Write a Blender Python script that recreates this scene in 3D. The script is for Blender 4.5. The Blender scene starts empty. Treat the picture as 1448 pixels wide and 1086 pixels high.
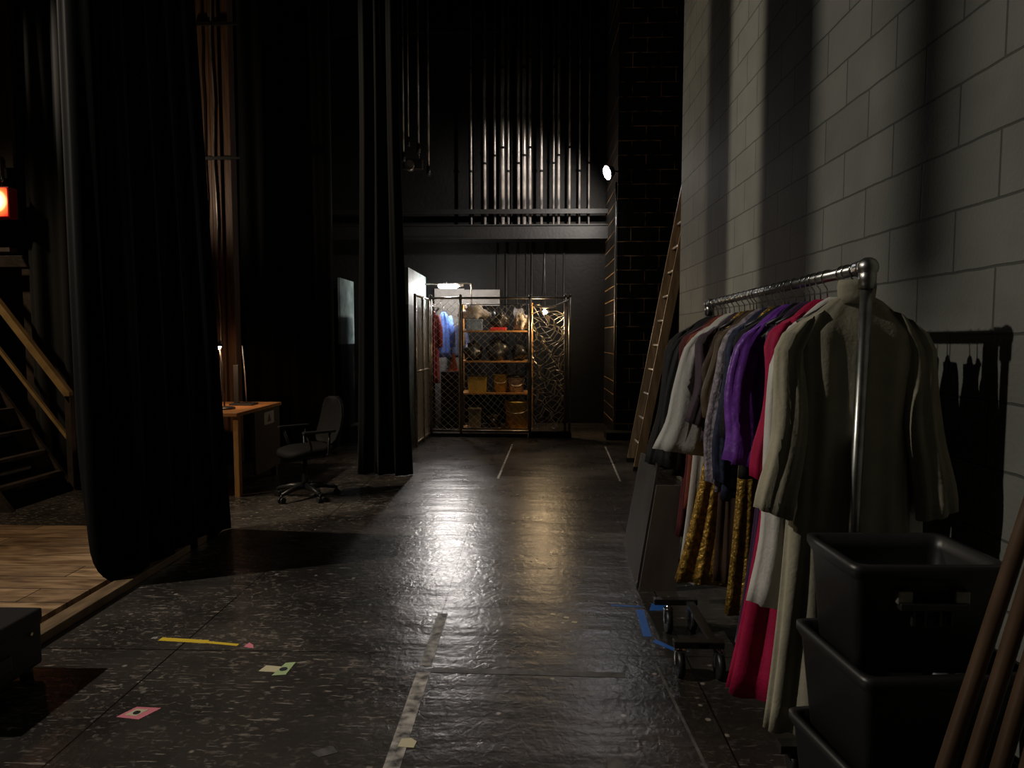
import bpy, bmesh, math, random
from mathutils import Vector, Matrix
random.seed(7)
C = bpy.context.scene.collection
PI = math.pi

# ------------------------------------------------------------------ materials
def mat(name, col, rough=0.6, metal=0.0, spec=0.5, var=0.0, vscale=6.0, bump=0.0, bscale=40.0, col2=None, sheen=0.0, stretch=(1, 1, 1)):
    m = bpy.data.materials.new(name); m.use_nodes = True
    nt = m.node_tree; b = nt.nodes['Principled BSDF']
    b.inputs['Base Color'].default_value = (*col, 1)
    b.inputs['Roughness'].default_value = rough
    b.inputs['Metallic'].default_value = metal
    b.inputs['Specular IOR Level'].default_value = spec
    if sheen: b.inputs['Sheen Weight'].default_value = sheen
    if var or bump:
        tc = nt.nodes.new('ShaderNodeTexCoord'); mp = nt.nodes.new('ShaderNodeMapping')
        mp.inputs['Scale'].default_value = stretch
        nt.links.new(tc.outputs['Object'], mp.inputs['Vector'])
        if var:
            n = nt.nodes.new('ShaderNodeTexNoise'); n.inputs['Scale'].default_value = vscale; n.inputs['Detail'].default_value = 6
            nt.links.new(mp.outputs['Vector'], n.inputs['Vector'])
            r = nt.nodes.new('ShaderNodeValToRGB')
            c2 = col2 or tuple(c * (1 - var) for c in col)
            r.color_ramp.elements[0].position = 0.35; r.color_ramp.elements[0].color = (*c2, 1)
            r.color_ramp.elements[1].position = 0.65; r.color_ramp.elements[1].color = (*col, 1)
            nt.links.new(n.outputs['Fac'], r.inputs['Fac']); nt.links.new(r.outputs['Color'], b.inputs['Base Color'])
        if bump:
            n2 = nt.nodes.new('ShaderNodeTexNoise'); n2.inputs['Scale'].default_value = bscale; n2.inputs['Detail'].default_value = 4
            nt.links.new(mp.outputs['Vector'], n2.inputs['Vector'])
            bp = nt.nodes.new('ShaderNodeBump'); bp.inputs['Strength'].default_value = bump; bp.inputs['Distance'].default_value = 0.02
            nt.links.new(n2.outputs['Fac'], bp.inputs['Height']); nt.links.new(bp.outputs['Normal'], b.inputs['Normal'])
    return m

def emit(name, col, s):
    m = bpy.data.materials.new(name); m.use_nodes = True
    b = m.node_tree.nodes['Principled BSDF']
    b.inputs['Base Color'].default_value = (*col, 1)
    b.inputs['Emission Color'].default_value = (*col, 1); b.inputs['Emission Strength'].default_value = s
    return m

def N(nt, t, **kw):
    n = nt.nodes.new(t)
    for k, v in kw.items():
        if k in n.inputs: n.inputs[k].default_value = v
        else: setattr(n, k, v)
    return n

def block_mat(name, base, mortar, axis, w, h, off, ms=0.006, rough=0.7, bump=0.6, var=0.25, worn=None, spec=0.3):
    """painted block wall: axis 'y' for walls running in depth, 'x' for walls facing the camera"""
    m = bpy.data.materials.new(name); m.use_nodes = True
    nt = m.node_tree; L = nt.links; b = nt.nodes['Principled BSDF']
    b.inputs['Roughness'].default_value = rough; b.inputs['Specular IOR Level'].default_value = spec
    tc = N(nt, 'ShaderNodeTexCoord'); sp = N(nt, 'ShaderNodeSeparateXYZ'); cb = N(nt, 'ShaderNodeCombineXYZ')
    L.new(tc.outputs['Object'], sp.inputs[0])
    a0 = N(nt, 'ShaderNodeMath', operation='ADD'); a0.inputs[1].default_value = off[0]
    a1 = N(nt, 'ShaderNodeMath', operation='ADD'); a1.inputs[1].default_value = off[1]
    L.new(sp.outputs['Y' if axis == 'y' else 'X'], a0.inputs[0]); L.new(sp.outputs['Z'], a1.inputs[0])
    nz = N(nt, 'ShaderNodeTexNoise', Scale=7.0, Detail=3.0); L.new(tc.outputs['Object'], nz.inputs['Vector'])
    wob = N(nt, 'ShaderNodeMath', operation='MULTIPLY_ADD'); wob.inputs[1].default_value = 0.010
    L.new(nz.outputs['Fac'], wob.inputs[0]); L.new(a1.outputs[0], wob.inputs[2])
    L.new(a0.outputs[0], cb.inputs[0]); L.new(wob.outputs[0], cb.inputs[1])
    br = N(nt, 'ShaderNodeTexBrick', Scale=1.0)
    br.inputs['Brick Width'].default_value = w; br.inputs['Row Height'].default_value = h
    br.inputs['Mortar Size'].default_value = ms; br.inputs['Mortar Smooth'].default_value = 0.3
    br.inputs['Color1'].default_value = (*base, 1); br.inputs['Color2'].default_value = (*[c * 0.86 for c in base], 1)
    br.inputs['Mortar'].default_value = (*mortar, 1)
    L.new(cb.outputs[0], br.inputs['Vector'])
    n = N(nt, 'ShaderNodeTexNoise', Scale=3.0, Detail=8.0); L.new(tc.outputs['Object'], n.inputs['Vector'])
    mx = N(nt, 'ShaderNodeMix', data_type='RGBA', blend_type='MULTIPLY')
    mx.inputs['Factor'].default_value = var
    rp = N(nt, 'ShaderNodeValToRGB'); rp.color_ramp.elements[0].position = .3; rp.color_ramp.elements[1].position = .7
    L.new(n.outputs['Fac'], rp.inputs[0])
    L.new(br.outputs['Color'], mx.inputs['A']); L.new(rp.outputs[0], mx.inputs['B'])
    out = mx.outputs['Result']
    if worn:  # patchy pale joints: lamp light on the mortar, painted into the colour
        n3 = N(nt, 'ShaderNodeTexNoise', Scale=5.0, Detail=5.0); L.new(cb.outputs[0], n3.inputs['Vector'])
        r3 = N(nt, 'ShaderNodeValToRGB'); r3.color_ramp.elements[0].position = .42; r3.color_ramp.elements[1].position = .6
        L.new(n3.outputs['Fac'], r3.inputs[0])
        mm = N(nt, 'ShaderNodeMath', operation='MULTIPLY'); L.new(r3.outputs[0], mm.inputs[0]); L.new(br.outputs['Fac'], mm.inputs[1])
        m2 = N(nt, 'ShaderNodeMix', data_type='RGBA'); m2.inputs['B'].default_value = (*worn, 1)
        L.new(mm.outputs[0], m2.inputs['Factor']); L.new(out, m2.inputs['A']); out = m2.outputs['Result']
    L.new(out, b.inputs['Base Color'])
    fine = N(nt, 'ShaderNodeTexNoise', Scale=60.0, Detail=4.0); L.new(tc.outputs['Object'], fine.inputs['Vector'])
    h1 = N(nt, 'ShaderNodeMath', operation='MULTIPLY_ADD'); h1.inputs[1].default_value = -1.0
    f2 = N(nt, 'ShaderNodeMath', operation='MULTIPLY'); f2.inputs[1].default_value = 0.35
    L.new(fine.outputs['Fac'], f2.inputs[0]); L.new(br.outputs['Fac'], h1.inputs[0]); L.new(f2.outputs[0], h1.inputs[2])
    bp = N(nt, 'ShaderNodeBump', Strength=bump, Distance=0.012)
    L.new(h1.outputs[0], bp.inputs['Height']); L.new(bp.outputs['Normal'], b.inputs['Normal'])
    return m

def floor_mat():
    m = bpy.data.materials.new('black_painted_floor'); m.use_nodes = True
    nt = m.node_tree; L = nt.links; b = nt.nodes['Principled BSDF']
    tc = N(nt, 'ShaderNodeTexCoord')
    def noise(scale, detail, st=(1, 1, 1), rot=0.0, dist=0.0):
        mp = N(nt, 'ShaderNodeMapping'); mp.inputs['Scale'].default_value = st; mp.inputs['Rotation'].default_value = (0, 0, rot)
        L.new(tc.outputs['Object'], mp.inputs['Vector'])
        n = N(nt, 'ShaderNodeTexNoise', Scale=scale, Detail=detail, Distortion=dist); L.new(mp.outputs[0], n.inputs['Vector']); return n.outputs['Fac']
    def ramp(s, a, c):
        r = N(nt, 'ShaderNodeMapRange'); r.inputs['From Min'].default_value = a; r.inputs['From Max'].default_value = c
        L.new(s, r.inputs['Value']); return r.outputs['Result']
    def mul(a, c):
        k = N(nt, 'ShaderNodeMath', operation='MULTIPLY'); L.new(a, k.inputs[0])
        if isinstance(c, float): k.inputs[1].default_value = c
        else: L.new(c, k.inputs[1])
        return k.outputs[0]
    def mix(f, A, B):
        x = N(nt, 'ShaderNodeMix', data_type='RGBA'); L.new(f, x.inputs['Factor'])
        if isinstance(A, tuple): x.inputs['A'].default_value = (*A, 1)
        else: L.new(A, x.inputs['A'])
        x.inputs['B'].default_value = (*B, 1); return x.outputs['Result']
    worn = ramp(noise(1.1, 5), .42, .62)                       # large worn patches
    base = mix(worn, (.022, .0195, .0175), (.058, .050, .043))
    # patch of newer smooth hardboard down the middle: fewer scuffs there
    sx = N(nt, 'ShaderNodeSeparateXYZ'); L.new(tc.outputs['Object'], sx.inputs[0])
    left = ramp(sx.outputs['X'], -.35, -.75)
    keep = N(nt, 'ShaderNodeMath', operation='MULTIPLY_ADD'); keep.inputs[1].default_value = .65; keep.inputs[2].default_value = .35
    L.new(left, keep.inputs[0])
    scuff = mul(ramp(noise(24, 9, (1, 1.6, 1), .35, .9), .56, .66), ramp(noise(1.9, 5), .38, .60))
    scratch = mul(ramp(noise(26, 5, (.4, 2.6, 1), -.5, .8), .61, .66), ramp(noise(2.3, 3), .38, .56))
    base = mix(mul(mul(scuff, keep.outputs[0]), .85), base, (.24, .205, .175))
    base = mix(mul(mul(scratch, keep.outputs[0]), .8), base, (.34, .29, .25))
    vo = N(nt, 'ShaderNodeTexVoronoi', Scale=9.0); L.new(tc.outputs['Object'], vo.inputs['Vector'])
    speck = mul(ramp(vo.outputs['Distance'], .12, .07), ramp(noise(6.1, 2), .50, .56))
    base = mix(mul(speck, .9), base, (.36, .31, .26))
    # seams of the floor sheets
    mp = N(nt, 'ShaderNodeMapping'); mp.inputs['Location'].default_value = (.49, -.71, 0); L.new(tc.outputs['Object'], mp.inputs[0])
    br = N(nt, 'ShaderNodeTexBrick', Scale=1.0, offset=0.0); br.inputs['Brick Width'].default_value = 1.22; br.inputs['Row Height'].default_value = 1.22
    br.inputs['Mortar Size'].default_value = .004; br.inputs['Mortar Smooth'].default_value = .2
    L.new(mp.outputs[0], br.inputs['Vector'])
    base = mix(br.outputs['Fac'], base, (.004, .004, .004))
    L.new(base, b.inputs['Base Color'])
    rr = N(nt, 'ShaderNodeMapRange'); rr.inputs['To Min'].default_value = .20; rr.inputs['To Max'].default_value = .38
    L.new(noise(2.6, 6), rr.inputs['Value']); L.new(rr.outputs[0], b.inputs['Roughness'])
    b.inputs['Specular IOR Level'].default_value = .42
    ad = N(nt, 'ShaderNodeMath', operation='MULTIPLY_ADD'); ad.inputs[1].default_value = -2.5
    L.new(br.outputs['Fac'], ad.inputs[0])
    hh = N(nt, 'ShaderNodeMath', operation='ADD'); L.new(noise(26, 5, (1, .8, 1), 0, .8), hh.inputs[0]); L.new(mul(noise(3.5, 4, (.35, 1.3, 1)), 4.5), hh.inputs[1])
    L.new(hh.outputs[0], ad.inputs[2])
    bp = N(nt, 'ShaderNodeBump', Strength=.22, Distance=.012); L.new(ad.outputs[0], bp.inputs['Height']); L.new(bp.outputs[0], b.inputs['Normal'])
    return m

def plank_mat(name, c1, c2, w, length, rough=.5):
    m = bpy.data.materials.new(name); m.use_nodes = True
    nt = m.node_tree; L = nt.links; b = nt.nodes['Principled BSDF']; b.inputs['Roughness'].default_value = rough
    tc = N(nt, 'ShaderNodeTexCoord')
    br = N(nt, 'ShaderNodeTexBrick', Scale=1.0); br.inputs['Brick Width'].default_value = length; br.inputs['Row Height'].default_value = w
    br.inputs['Mortar Size'].default_value = .004; br.inputs['Color1'].default_value = (*c1, 1); br.inputs['Color2'].default_value = (*c2, 1)
    br.inputs['Mortar'].default_value = (.01, .007, .005, 1)
    L.new(tc.outputs['Object'], br.inputs['Vector'])
    mp = N(nt, 'ShaderNodeMapping'); mp.inputs['Scale'].default_value = (.8, 4, 1); L.new(tc.outputs['Object'], mp.inputs[0])
    n = N(nt, 'ShaderNodeTexNoise', Scale=3.0, Detail=9.0, Distortion=1.2); L.new(mp.outputs[0], n.inputs['Vector'])
    rp = N(nt, 'ShaderNodeValToRGB'); rp.color_ramp.elements[0].position = .35; rp.color_ramp.elements[0].color = (.25, .2, .16, 1); rp.color_ramp.elements[1].position = .6
    L.new(n.outputs['Fac'], rp.inputs[0])
    mx = N(nt, 'ShaderNodeMix', data_type='RGBA', blend_type='MULTIPLY'); mx.inputs['Factor'].default_value = .85
    L.new(br.outputs['Color'], mx.inputs['A']); L.new(rp.outputs[0], mx.inputs['B']); L.new(mx.outputs['Result'], b.inputs['Base Color'])
    bp = N(nt, 'ShaderNodeBump', Strength=.4, Distance=.01, invert=True); L.new(br.outputs['Fac'], bp.inputs['Height']); L.new(bp.outputs[0], b.inputs['Normal'])
    return m

M = dict(
    velvet=mat('black_velvet', (.0028, .0028, .003), .95, spec=.06),
    velour=mat('worn_black_velour', (.0065, .0065, .0068), .85, spec=.15, sheen=.03),
    thin=mat('thin_black_cloth', (.012, .012, .0125), .8, spec=.25, sheen=.05),
    black=mat('black_paint', (.008, .0075, .007), .55, spec=.4, var=.5, vscale=4, bump=.3, bscale=25),
    blackwall=mat('black_wall_paint', (.0024, .0022, .002), .7, spec=.15, var=.6, vscale=1.5, bump=.4, bscale=14),
    blackmetal=mat('black_metal', (.016, .015, .014), .38, metal=.0, spec=.6),
    blackplastic=mat('black_plastic', (.016, .016, .0165), .42, spec=.5, var=.3, vscale=3),
    seatcloth=mat('black_seat_cloth', (.0055, .005, .005), .75, spec=.16, bump=.2, bscale=120),
    steel=mat('galvanised_pipe', (.42, .42, .40), .33, metal=1, var=.35, vscale=18),
    chrome=mat('chrome', (.6, .6, .6), .2, metal=1),
    conduit=mat('worn_conduit', (.42, .39, .36), .35, metal=.6, var=.75, vscale=9, stretch=(1, 1, .4)),
    beam=mat('black_steel_beam', (.005, .0047, .0043), .6, spec=.2, var=.5, vscale=3, bump=.2, bscale=20),
    wire=mat('galvanised_wire', (.72, .64, .52), .45, metal=.3),
    frame=mat('galvanised_frame', (.34, .30, .25), .42, metal=.7, var=.4, vscale=14),
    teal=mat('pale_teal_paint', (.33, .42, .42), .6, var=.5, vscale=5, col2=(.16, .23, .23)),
    darkteal=mat('dark_teal_partition', (.055, .085, .085), .6, var=.6, vscale=5, col2=(.02, .028, .028)),
    greyboard=mat('grey_board', (.15, .143, .132), .75, var=.3, vscale=4),
    deskwood=mat('orange_wood', (.44, .19, .065), .35, var=.4, vscale=5, stretch=(1, 6, 1)),
    legwood=mat('light_wood', (.50, .26, .085), .45, var=.35, vscale=8, stretch=(4, 4, .6)),
    darkwood=mat('dark_desk_panel', (.045, .03, .02), .45, var=.3, vscale=6),
    brownwood=mat('brown_timber', (.14, .075, .038), .55, var=.5, vscale=6, stretch=(5, 5, .4), bump=.2, bscale=30),
    ladderwood=mat('ladder_timber', (.36, .24, .135), .5, var=.45, vscale=7, stretch=(4, 4, .5)),
    ladderedge=mat('ladder_rung_metal', (.55, .50, .42), .35, metal=.7),
    railwood=mat('handrail_timber', (.42, .27, .11), .35, var=.4, vscale=6),
    stairwood=mat('stair_timber', (.06, .042, .03), .5, var=.5, vscale=6, bump=.2, bscale=30),
    plywood=mat('brown_plywood', (.13, .10, .078), .55, var=.45, vscale=5, stretch=(1, 1, .4)),
    greypanel=mat('grey_panel', (.045, .040, .036), .55, var=.4, vscale=4),
    pole=mat('brown_pole', (.090, .052, .030), .42, var=.35, vscale=6, stretch=(3, 3, .3)),
    kerb=mat('kerb_timber', (.20, .13, .07), .5, var=.5, vscale=7, stretch=(5, 1, 1)),
    shelf=mat('orange_shelf', (.40, .19, .055), .5, var=.3),
    yellow=mat('yellow_tub', (.56, .36, .055), .5, var=.3, vscale=8),
    dulltub=mat('dull_tub', (.24, .20, .12), .6, var=.3),
    palebucket=mat('pale_bucket', (.55, .47, .40), .6, var=.55, vscale=22, col2=(.2, .14, .12)),
    whitecloth=mat('pale_cloth', (.30, .27, .24), .8, bump=1.0, bscale=9),
    tarp=mat('black_bag', (.012, .012, .013), .35, bump=.5, bscale=8),
    bluebox=mat('pale_blue_box', (.20, .27, .36), .6, var=.4, vscale=18),
    bluejacket=mat('blue_cloth', (.10, .2, .62), .8), redjacket=mat('red_cloth', (.17, .016, .03), .8), navy=mat('navy_cloth', (.012, .018, .045), .8),
    orangecone=mat('orange_plastic', (.62, .17, .08), .5), redplastic=mat('red_plastic', (.45, .03, .03), .4),
    tape_white=mat('worn_white_tape', (.50, .46, .42), .6, var=.75, vscale=20, col2=(.04, .036, .033)),
    tape_grey=mat('worn_grey_tape', (.12, .11, .10), .55, var=.6, vscale=16),
    tape_yellow=mat('yellow_tape', (.80, .55, .04), .5), tape_pink=mat('pink_tape', (.75, .22, .28), .6), tape_cream=mat('cream_tape', (.62, .55, .36), .6),
    tape_green=mat('green_tape', (.40, .52, .25), .6), tape_blue=mat('blue_tape', (.02, .13, .48), .55), tape_dark=mat('dark_tape', (.02, .02, .03), .5),
    paper=mat('off_white_sticker', (.34, .30, .24), .6), ink=mat('dark_ink', (.05, .045, .04), .6),
    box=mat('road_case_black', (.010, .010, .011), .5, var=.3),
    floor=floor_mat(),
    deck=plank_mat('worn_stage_planks', (.44, .29, .16), (.26, .165, .09), .20, 1.9),
    wall=block_mat('grey_painted_block', (.172, .174, .152), (.066, .066, .058), 'y', .466, .229, (-2.38 + .466 * 8, -1.747 + .229 * 12), ms=.0055),
    brick=block_mat('black_painted_brick', (.014, .012, .010), (.03, .022, .013), 'x', .42, .21, (4.2, 2.1), ms=.008, rough=.5, worn=(.62, .38, .17), bump=.8, spec=.45),  # last joint colour is a painted-in warm lamp highlight
    lamp_white=emit('cool_lamp_glow', (1, .93, .90), 60), lamp_flood=emit('flood_lamp_glow', (1, .97, 1.0), 120), lamp_warm=emit('warm_bulb_glow', (1, .72, .38), 90),
    lamp_desk=emit('desk_bulb_glow', (1, .62, .45), 25),
)
def fabric(name, col, rough=.75, metal=0, var=.3, vscale=14, bump=.12, bscale=80, sheen=0, **k):
    return mat(name, col, rough, metal, .3, var, vscale, bump, bscale, sheen=sheen, **k)

# ------------------------------------------------------------------ mesh builder
class MB:
    def __init__(s): s.bm = bmesh.new()
    def box(s, lo, hi, bev=0.0):
        lo, hi = Vector(lo), Vector(hi)
        r = bmesh.ops.create_cube(s.bm, size=1, matrix=Matrix.Translation((lo + hi) / 2) @ Matrix.Diagonal((*(hi - lo), 1)))
        if bev:
            es = list({e for v in r['verts'] for e in v.link_edges})
            bmesh.ops.bevel(s.bm, geom=es, offset=bev, segments=2, affect='EDGES', profile=.6)
        return s
    def hexa(s, b, t):
        """solid between two quads (bottom loop, top loop)"""
        vb = [s.bm.verts.new(p) for p in b]; vt = [s.bm.verts.new(p) for p in t]; n = len(b)
        s.bm.faces.new(vb[::-1]); s.bm.faces.new(vt)
        for i in range(n): s.bm.faces.new((vb[i], vb[(i + 1) % n], vt[(i + 1) % n], vt[i]))
        return s
    def loft(s, rings, cap=True, smooth=True):
        R = [[s.bm.verts.new(p) for p in r] for r in rings]; n = len(R[0])
        for a, c in zip(R, R[1:]):
            for i in range(n):
                f = s.bm.faces.new((a[i], a[(i + 1) % n], c[(i + 1) % n], c[i])); f.smooth = smooth
        if cap:
            s.bm.faces.new(R[0][::-1]); s.bm.faces.new(R[-1])
        return s
    def tube(s, pts, r, n=8, cap=True):
        pts = [Vector(p) for p in pts]; rs = r if isinstance(r, (list, tuple)) else [r] * len(pts)
        rings = []; up = Vector((0, 0, 1)); prev = None
        for i, p in enumerate(pts):
            t = (pts[min(i + 1, len(pts) - 1)] - pts[max(i - 1, 0)]).normalized()
            if prev is None:
                u = t.orthogonal().normalized()
            else:
                u = prev - t * prev.dot(t)
                u = u.normalized() if u.length > 1e-5 else t.orthogonal().normalized()
            prev = u; v = t.cross(u)
            rings.append([p + (u * math.cos(2 * PI * k / n) + v * math.sin(2 * PI * k / n)) * rs[i] for k in range(n)])
        return s.loft(rings, cap)
    def lathe(s, c, prof, n=24, cap=True):
        c = Vector(c)
        return s.loft([[c + Vector((r * math.cos(2 * PI * k / n), r * math.sin(2 * PI * k / n), z)) for k in range(n)] for r, z in prof], cap)
    def ball(s, c, r, sc=(1, 1, 1), seg=16):
        v = bmesh.ops.create_uvsphere(s.bm, u_segments=seg, v_segments=seg // 2, radius=r, matrix=Matrix.Translation(c) @ Matrix.Diagonal((*sc, 1)))['verts']
        for f in {f for x in v for f in x.link_faces}: f.smooth = True
        return s
    def lump(s, c, sc, seed=0, amp=.18, seg=20):
        rnd = random.Random(seed); ph = [rnd.uniform(0, 6.28) for _ in range(6)]
        v = bmesh.ops.create_uvsphere(s.bm, u_segments=seg, v_segments=seg // 2, radius=1)['verts']
        for x in v:
            p = x.co
            k = 1 + amp * (math.sin(3 * p.x + ph[0]) * math.cos(4 * p.z + ph[1]) + .6 * math.sin(7 * p.y + 5 * p.z + ph[2]) + .4 * math.sin(9 * p.x + ph[3]))
            z = p.z * k
            z = max(z, -.82)
            x.co = Vector((c[0] + p.x * k * sc[0], c[1] + p.y * k * sc[1], c[2] + z * sc[2]))
        for f in {f for x in v for f in x.link_faces}: f.smooth = True
        return s
    def build(s, name, m, parent=None, loc=None, rz=0, solid=0.0):
        bmesh.ops.recalc_face_normals(s.bm, faces=s.bm.faces)
        me = bpy.data.meshes.new(name); s.bm.to_mesh(me); s.bm.free()
        me.materials.append(m if not isinstance(m, str) else M[m])
        o = bpy.data.objects.new(name, me); C.objects.link(o)
        if parent: o.parent = parent
        if loc is not None: o.location = loc
        if rz: o.rotation_euler.z = rz
        if solid:
            md = o.modifiers.new('thickness', 'SOLIDIFY'); md.thickness = solid; md.offset = 0
        return o

def tag(o, label=None, cat=None, group=None, kind=None):
    for k, v in (('label', label), ('category', cat), ('group', group), ('kind', kind)):
        if v: o[k] = v
    return o
def empty(name, loc, label, cat, group=None, rz=0):
    o = bpy.data.objects.new(name, None); C.objects.link(o); o.location = loc; o.rotation_euler.z = rz
    o.empty_display_size = .1
    return tag(o, label, cat, group)
def structure(o, label=None, cat=None): return tag(o, label, cat, None, 'structure')
def dup_tree(o, parent=None):
    c = o.copy(); C.objects.link(c)
    if parent: c.parent = parent
    for ch in list(o.children): dup_tree(ch, c)
    return c

# ------------------------------------------------------------------ the setting
H = 8.4
structure(MB().box((-9, -3, -.1), (2.6, 12.4, 0)).build('floor', 'floor'), 'black painted floor of scuffed hardboard sheets', 'floor')
structure(MB().box((-9.2, -3.2, H), (2.8, 12.6, H + .1)).build('ceiling', 'black'), 'black ceiling high above the backstage area', 'ceiling')
structure(MB().box((1.57, -3, 0), (2.6, 7.35, H)).build('wall_right', 'wall'), 'grey painted concrete block wall behind the clothes rail', 'wall')
structure(MB().box((2.15, 7.35, 0), (2.6, 10.33, H)).build('wall_right_recess', 'blackwall'), 'black wall of the recess behind the tall ladder', 'wall')
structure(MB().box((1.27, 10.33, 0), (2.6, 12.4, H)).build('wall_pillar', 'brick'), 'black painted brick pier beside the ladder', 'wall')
structure(MB().box((-9, 12.0, 0), (1.27, 12.4, H)).build('wall_back', 'blackwall'), 'black back wall behind the wire cage', 'wall')
structure(MB().box((-9.2, -3, 0), (-9, 12.4, H)).build('wall_left', 'black'), 'black wall at the far side of the stage', 'wall')
structure(MB().box((-9.2, -3.2, 0), (2.6, -3, H)).build('wall_front', 'black'), 'black wall behind the viewer', 'wall')
structure(MB().box((-9, -3, 0), (-2.56, 5.12, .045)).build('floor_stage', 'deck'), 'warm lit wooden plank stage floor', 'stage floor')
structure(MB().box((-2.50, -3, 0), (-2.40, 5.1, .05), .006).build('trim_1', 'kerb'), 'wooden kerb strip along the stage edge', 'kerb')

# black skirting-block step at the foot of the brick pier
structure(MB().box((1.10, 10.0, 0), (2.15, 10.33, .11), .006).build('baseboard_pillar', 'black'), 'black step at the foot of the brick pier', 'baseboard')

# steel ledge beam and guard rail on the back wall
t = empty('ledge_beam', (-1.0, 11.7, 3.16), 'black steel beam ledge across the back wall under the bright pipes', 'beam')
t['kind'] = 'structure'
MB().box((-2.9, -.12, 0), (2.27, .3, .02)).box((-2.9, -.10, .02), (2.27, .3, .22)).box((-2.9, -.13, .22), (2.27, .3, .24)).build('beam', 'beam', t)
structure(MB().box((-3.9, 11.62, 3.60), (1.27, 11.67, 3.66)).box((-3.9, 11.60, 3.58), (1.27, 11.64, 3.60)).build('trim_3', 'beam'), 'thin dark rail just above the steel beam ledge', 'rail')
structure(MB().box((-4.4, 11.86, 6.66), (.9, 11.94, 6.74)).build('trim_4', 'beam'), 'thin horizontal bar high across the vertical pipes', 'bar')

# ------------------------------------------------------------------ vertical conduits on the back wall
ORD = ['first', 'second', 'third', 'fourth', 'fifth', 'sixth', 'seventh', 'eighth', 'ninth', 'tenth', 'eleventh', 'twelfth', 'thirteenth', 'fourteenth', 'fifteenth', 'sixteenth', 'seventeenth', 'eighteenth']
def X(px, d): return (px - 752) / 965 * d
cx = [667, 686, 700, 711, 719, 733, 741, 749, 765, 782, 789, 804, 818, 831]
cr = [.018, .026, .02, .034, .02, .026, .034, .026, .024, .018, .024, .02, .016, .016]
for i, (px, r) in enumerate(zip(cx, cr)):
    x = X(px, 11.75)
    t = empty('conduit_pipe', (x, 11.78, 3.40), 'vertical pipe rising from the beam ledge, %s from the left of the row' % ORD[i], 'pipe', 'vertical pipes above the beam ledge')
    MB().tube([(0, 0, 0), (0, 0, H - 3.40)], r, 10).build('pipe', 'conduit', t)
    for z in (.9 + .13 * (i % 4), 2.6 + .17 * (i % 3)):
        MB().tube([(0, 0, z), (0, 0, z + .035)], r + .008, 10).build('clamp', 'beam', t)
for i, (px, z0) in enumerate(zip([703, 716, 731, 744, 752, 771, 786, 797], [2.5, 2.28, 2.42, 2.15, 2.2, 2.2, 2.12, 2.3])):
    tag(MB().tube([(X(px, 11.93), 11.982, 0), (X(px, 11.93), 11.982, 3.16)], .008 + .008 * (i % 3 == 1), 8).build('conduit_pipe', 'beam'),
        'short dark pipe under the beam ledge, %s from the left above the cage' % ORD[i], 'pipe', 'short pipes below the beam ledge')

# rigging lines hanging beside the narrow curtain
for i, (px, pe, r) in enumerate([(573, 233, .02), (580, 212, .016), (594, 222, .022), (608, 252, .022)]):
    x = X(px, 11.0); z = 1.5 + (478 - pe) * 11.0 / 965
    t = empty('rigging_line', (x, 11.0, z), 'pale rigging line hanging left of the pipes, %s from the narrow curtain' % ORD[i], 'rigging line', 'hanging rigging lines')
    MB().tube([(0, 0, .12), (0, 0, H - z)], r * .8, 8).build('rope', 'conduit', t)
    MB().tube([(0, 0, 0), (0, 0, .14)], r * 1.6, 10).build('weight', 'blackmetal', t)
t = empty('hoist_block', (X(586, 11.2), 11.2, 4.22), 'small dark hoist pulley among the hanging rigging lines', 'pulley')
MB().box((-.16, -.05, 0), (.16, .05, .16), .01).build('body', 'blackmetal', t)
MB().tube([(-.05, -.06, .06), (-.05, .06, .06)], .08, 16).build('wheel', 'frame', t)
MB().tube([(.1, 0, .16), (.1, 0, H - 4.22)], .012, 8).build('cable', 'conduit', t)

# ------------------------------------------------------------------ curtains
def curtain(name, path, z0, z1, mt, label, amp=.05, wl=.28, seed=0, hem=None, nz=14, flare=None, cat='curtain', solid=.012, lean=0.0):
    rnd = random.Random(seed)
    P = [Vector((*p, 0)) for p in path]
    seg = [(b - a).length for a, b in zip(P, P[1:])]; tot = sum(seg)
    n = max(24, int(tot / wl * 14)); n = min(n, 420)
    ph = rnd.uniform(0, 6); bm = bmesh.new(); G = []
    cen = sum(P, Vector()) / len(P)
    for i in range(n + 1):
        s = tot * i / n; k = 0; acc = 0
        while k < len(seg) - 1 and acc + seg[k] < s: acc += seg[k]; k += 1
        u = (s - acc) / seg[k]; p = P[k].lerp(P[k + 1], min(u, 1)); d = (P[k + 1] - P[k]).normalized(); nn = Vector((-d.y, d.x, 0))
        zb = z0 + (hem(i / n) if hem else 0); col = []
        for j in range(nz + 1):
            v = j / nz; z = zb + (z1 - zb) * v
            w = math.sin(2 * PI * s / wl + ph + .5 * math.sin(s * 3.1 + seed) + .25 * math.sin(z * .9 + s * 2)) + .35 * math.sin(2 * PI * s / wl * 2.3 + seed + .3 * z)
            q = p + nn * amp * w * (1.0 - .35 * v)
            if flare: q = cen + (q - cen) * flare(v)
            col.append(bm.verts.new((q.x - lean * z * (i / n), q.y, z)))
        G.append(col)
    for a, b in zip(G, G[1:]):
        for j in range(nz):
            f = bm.faces.new((a[j], b[j], b[j + 1], a[j + 1])); f.smooth = True
    s_ = MB(); s_.bm.free(); s_.bm = bm
    o = s_.build(name, mt, solid=solid)
    return tag(o, label, cat)

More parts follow.
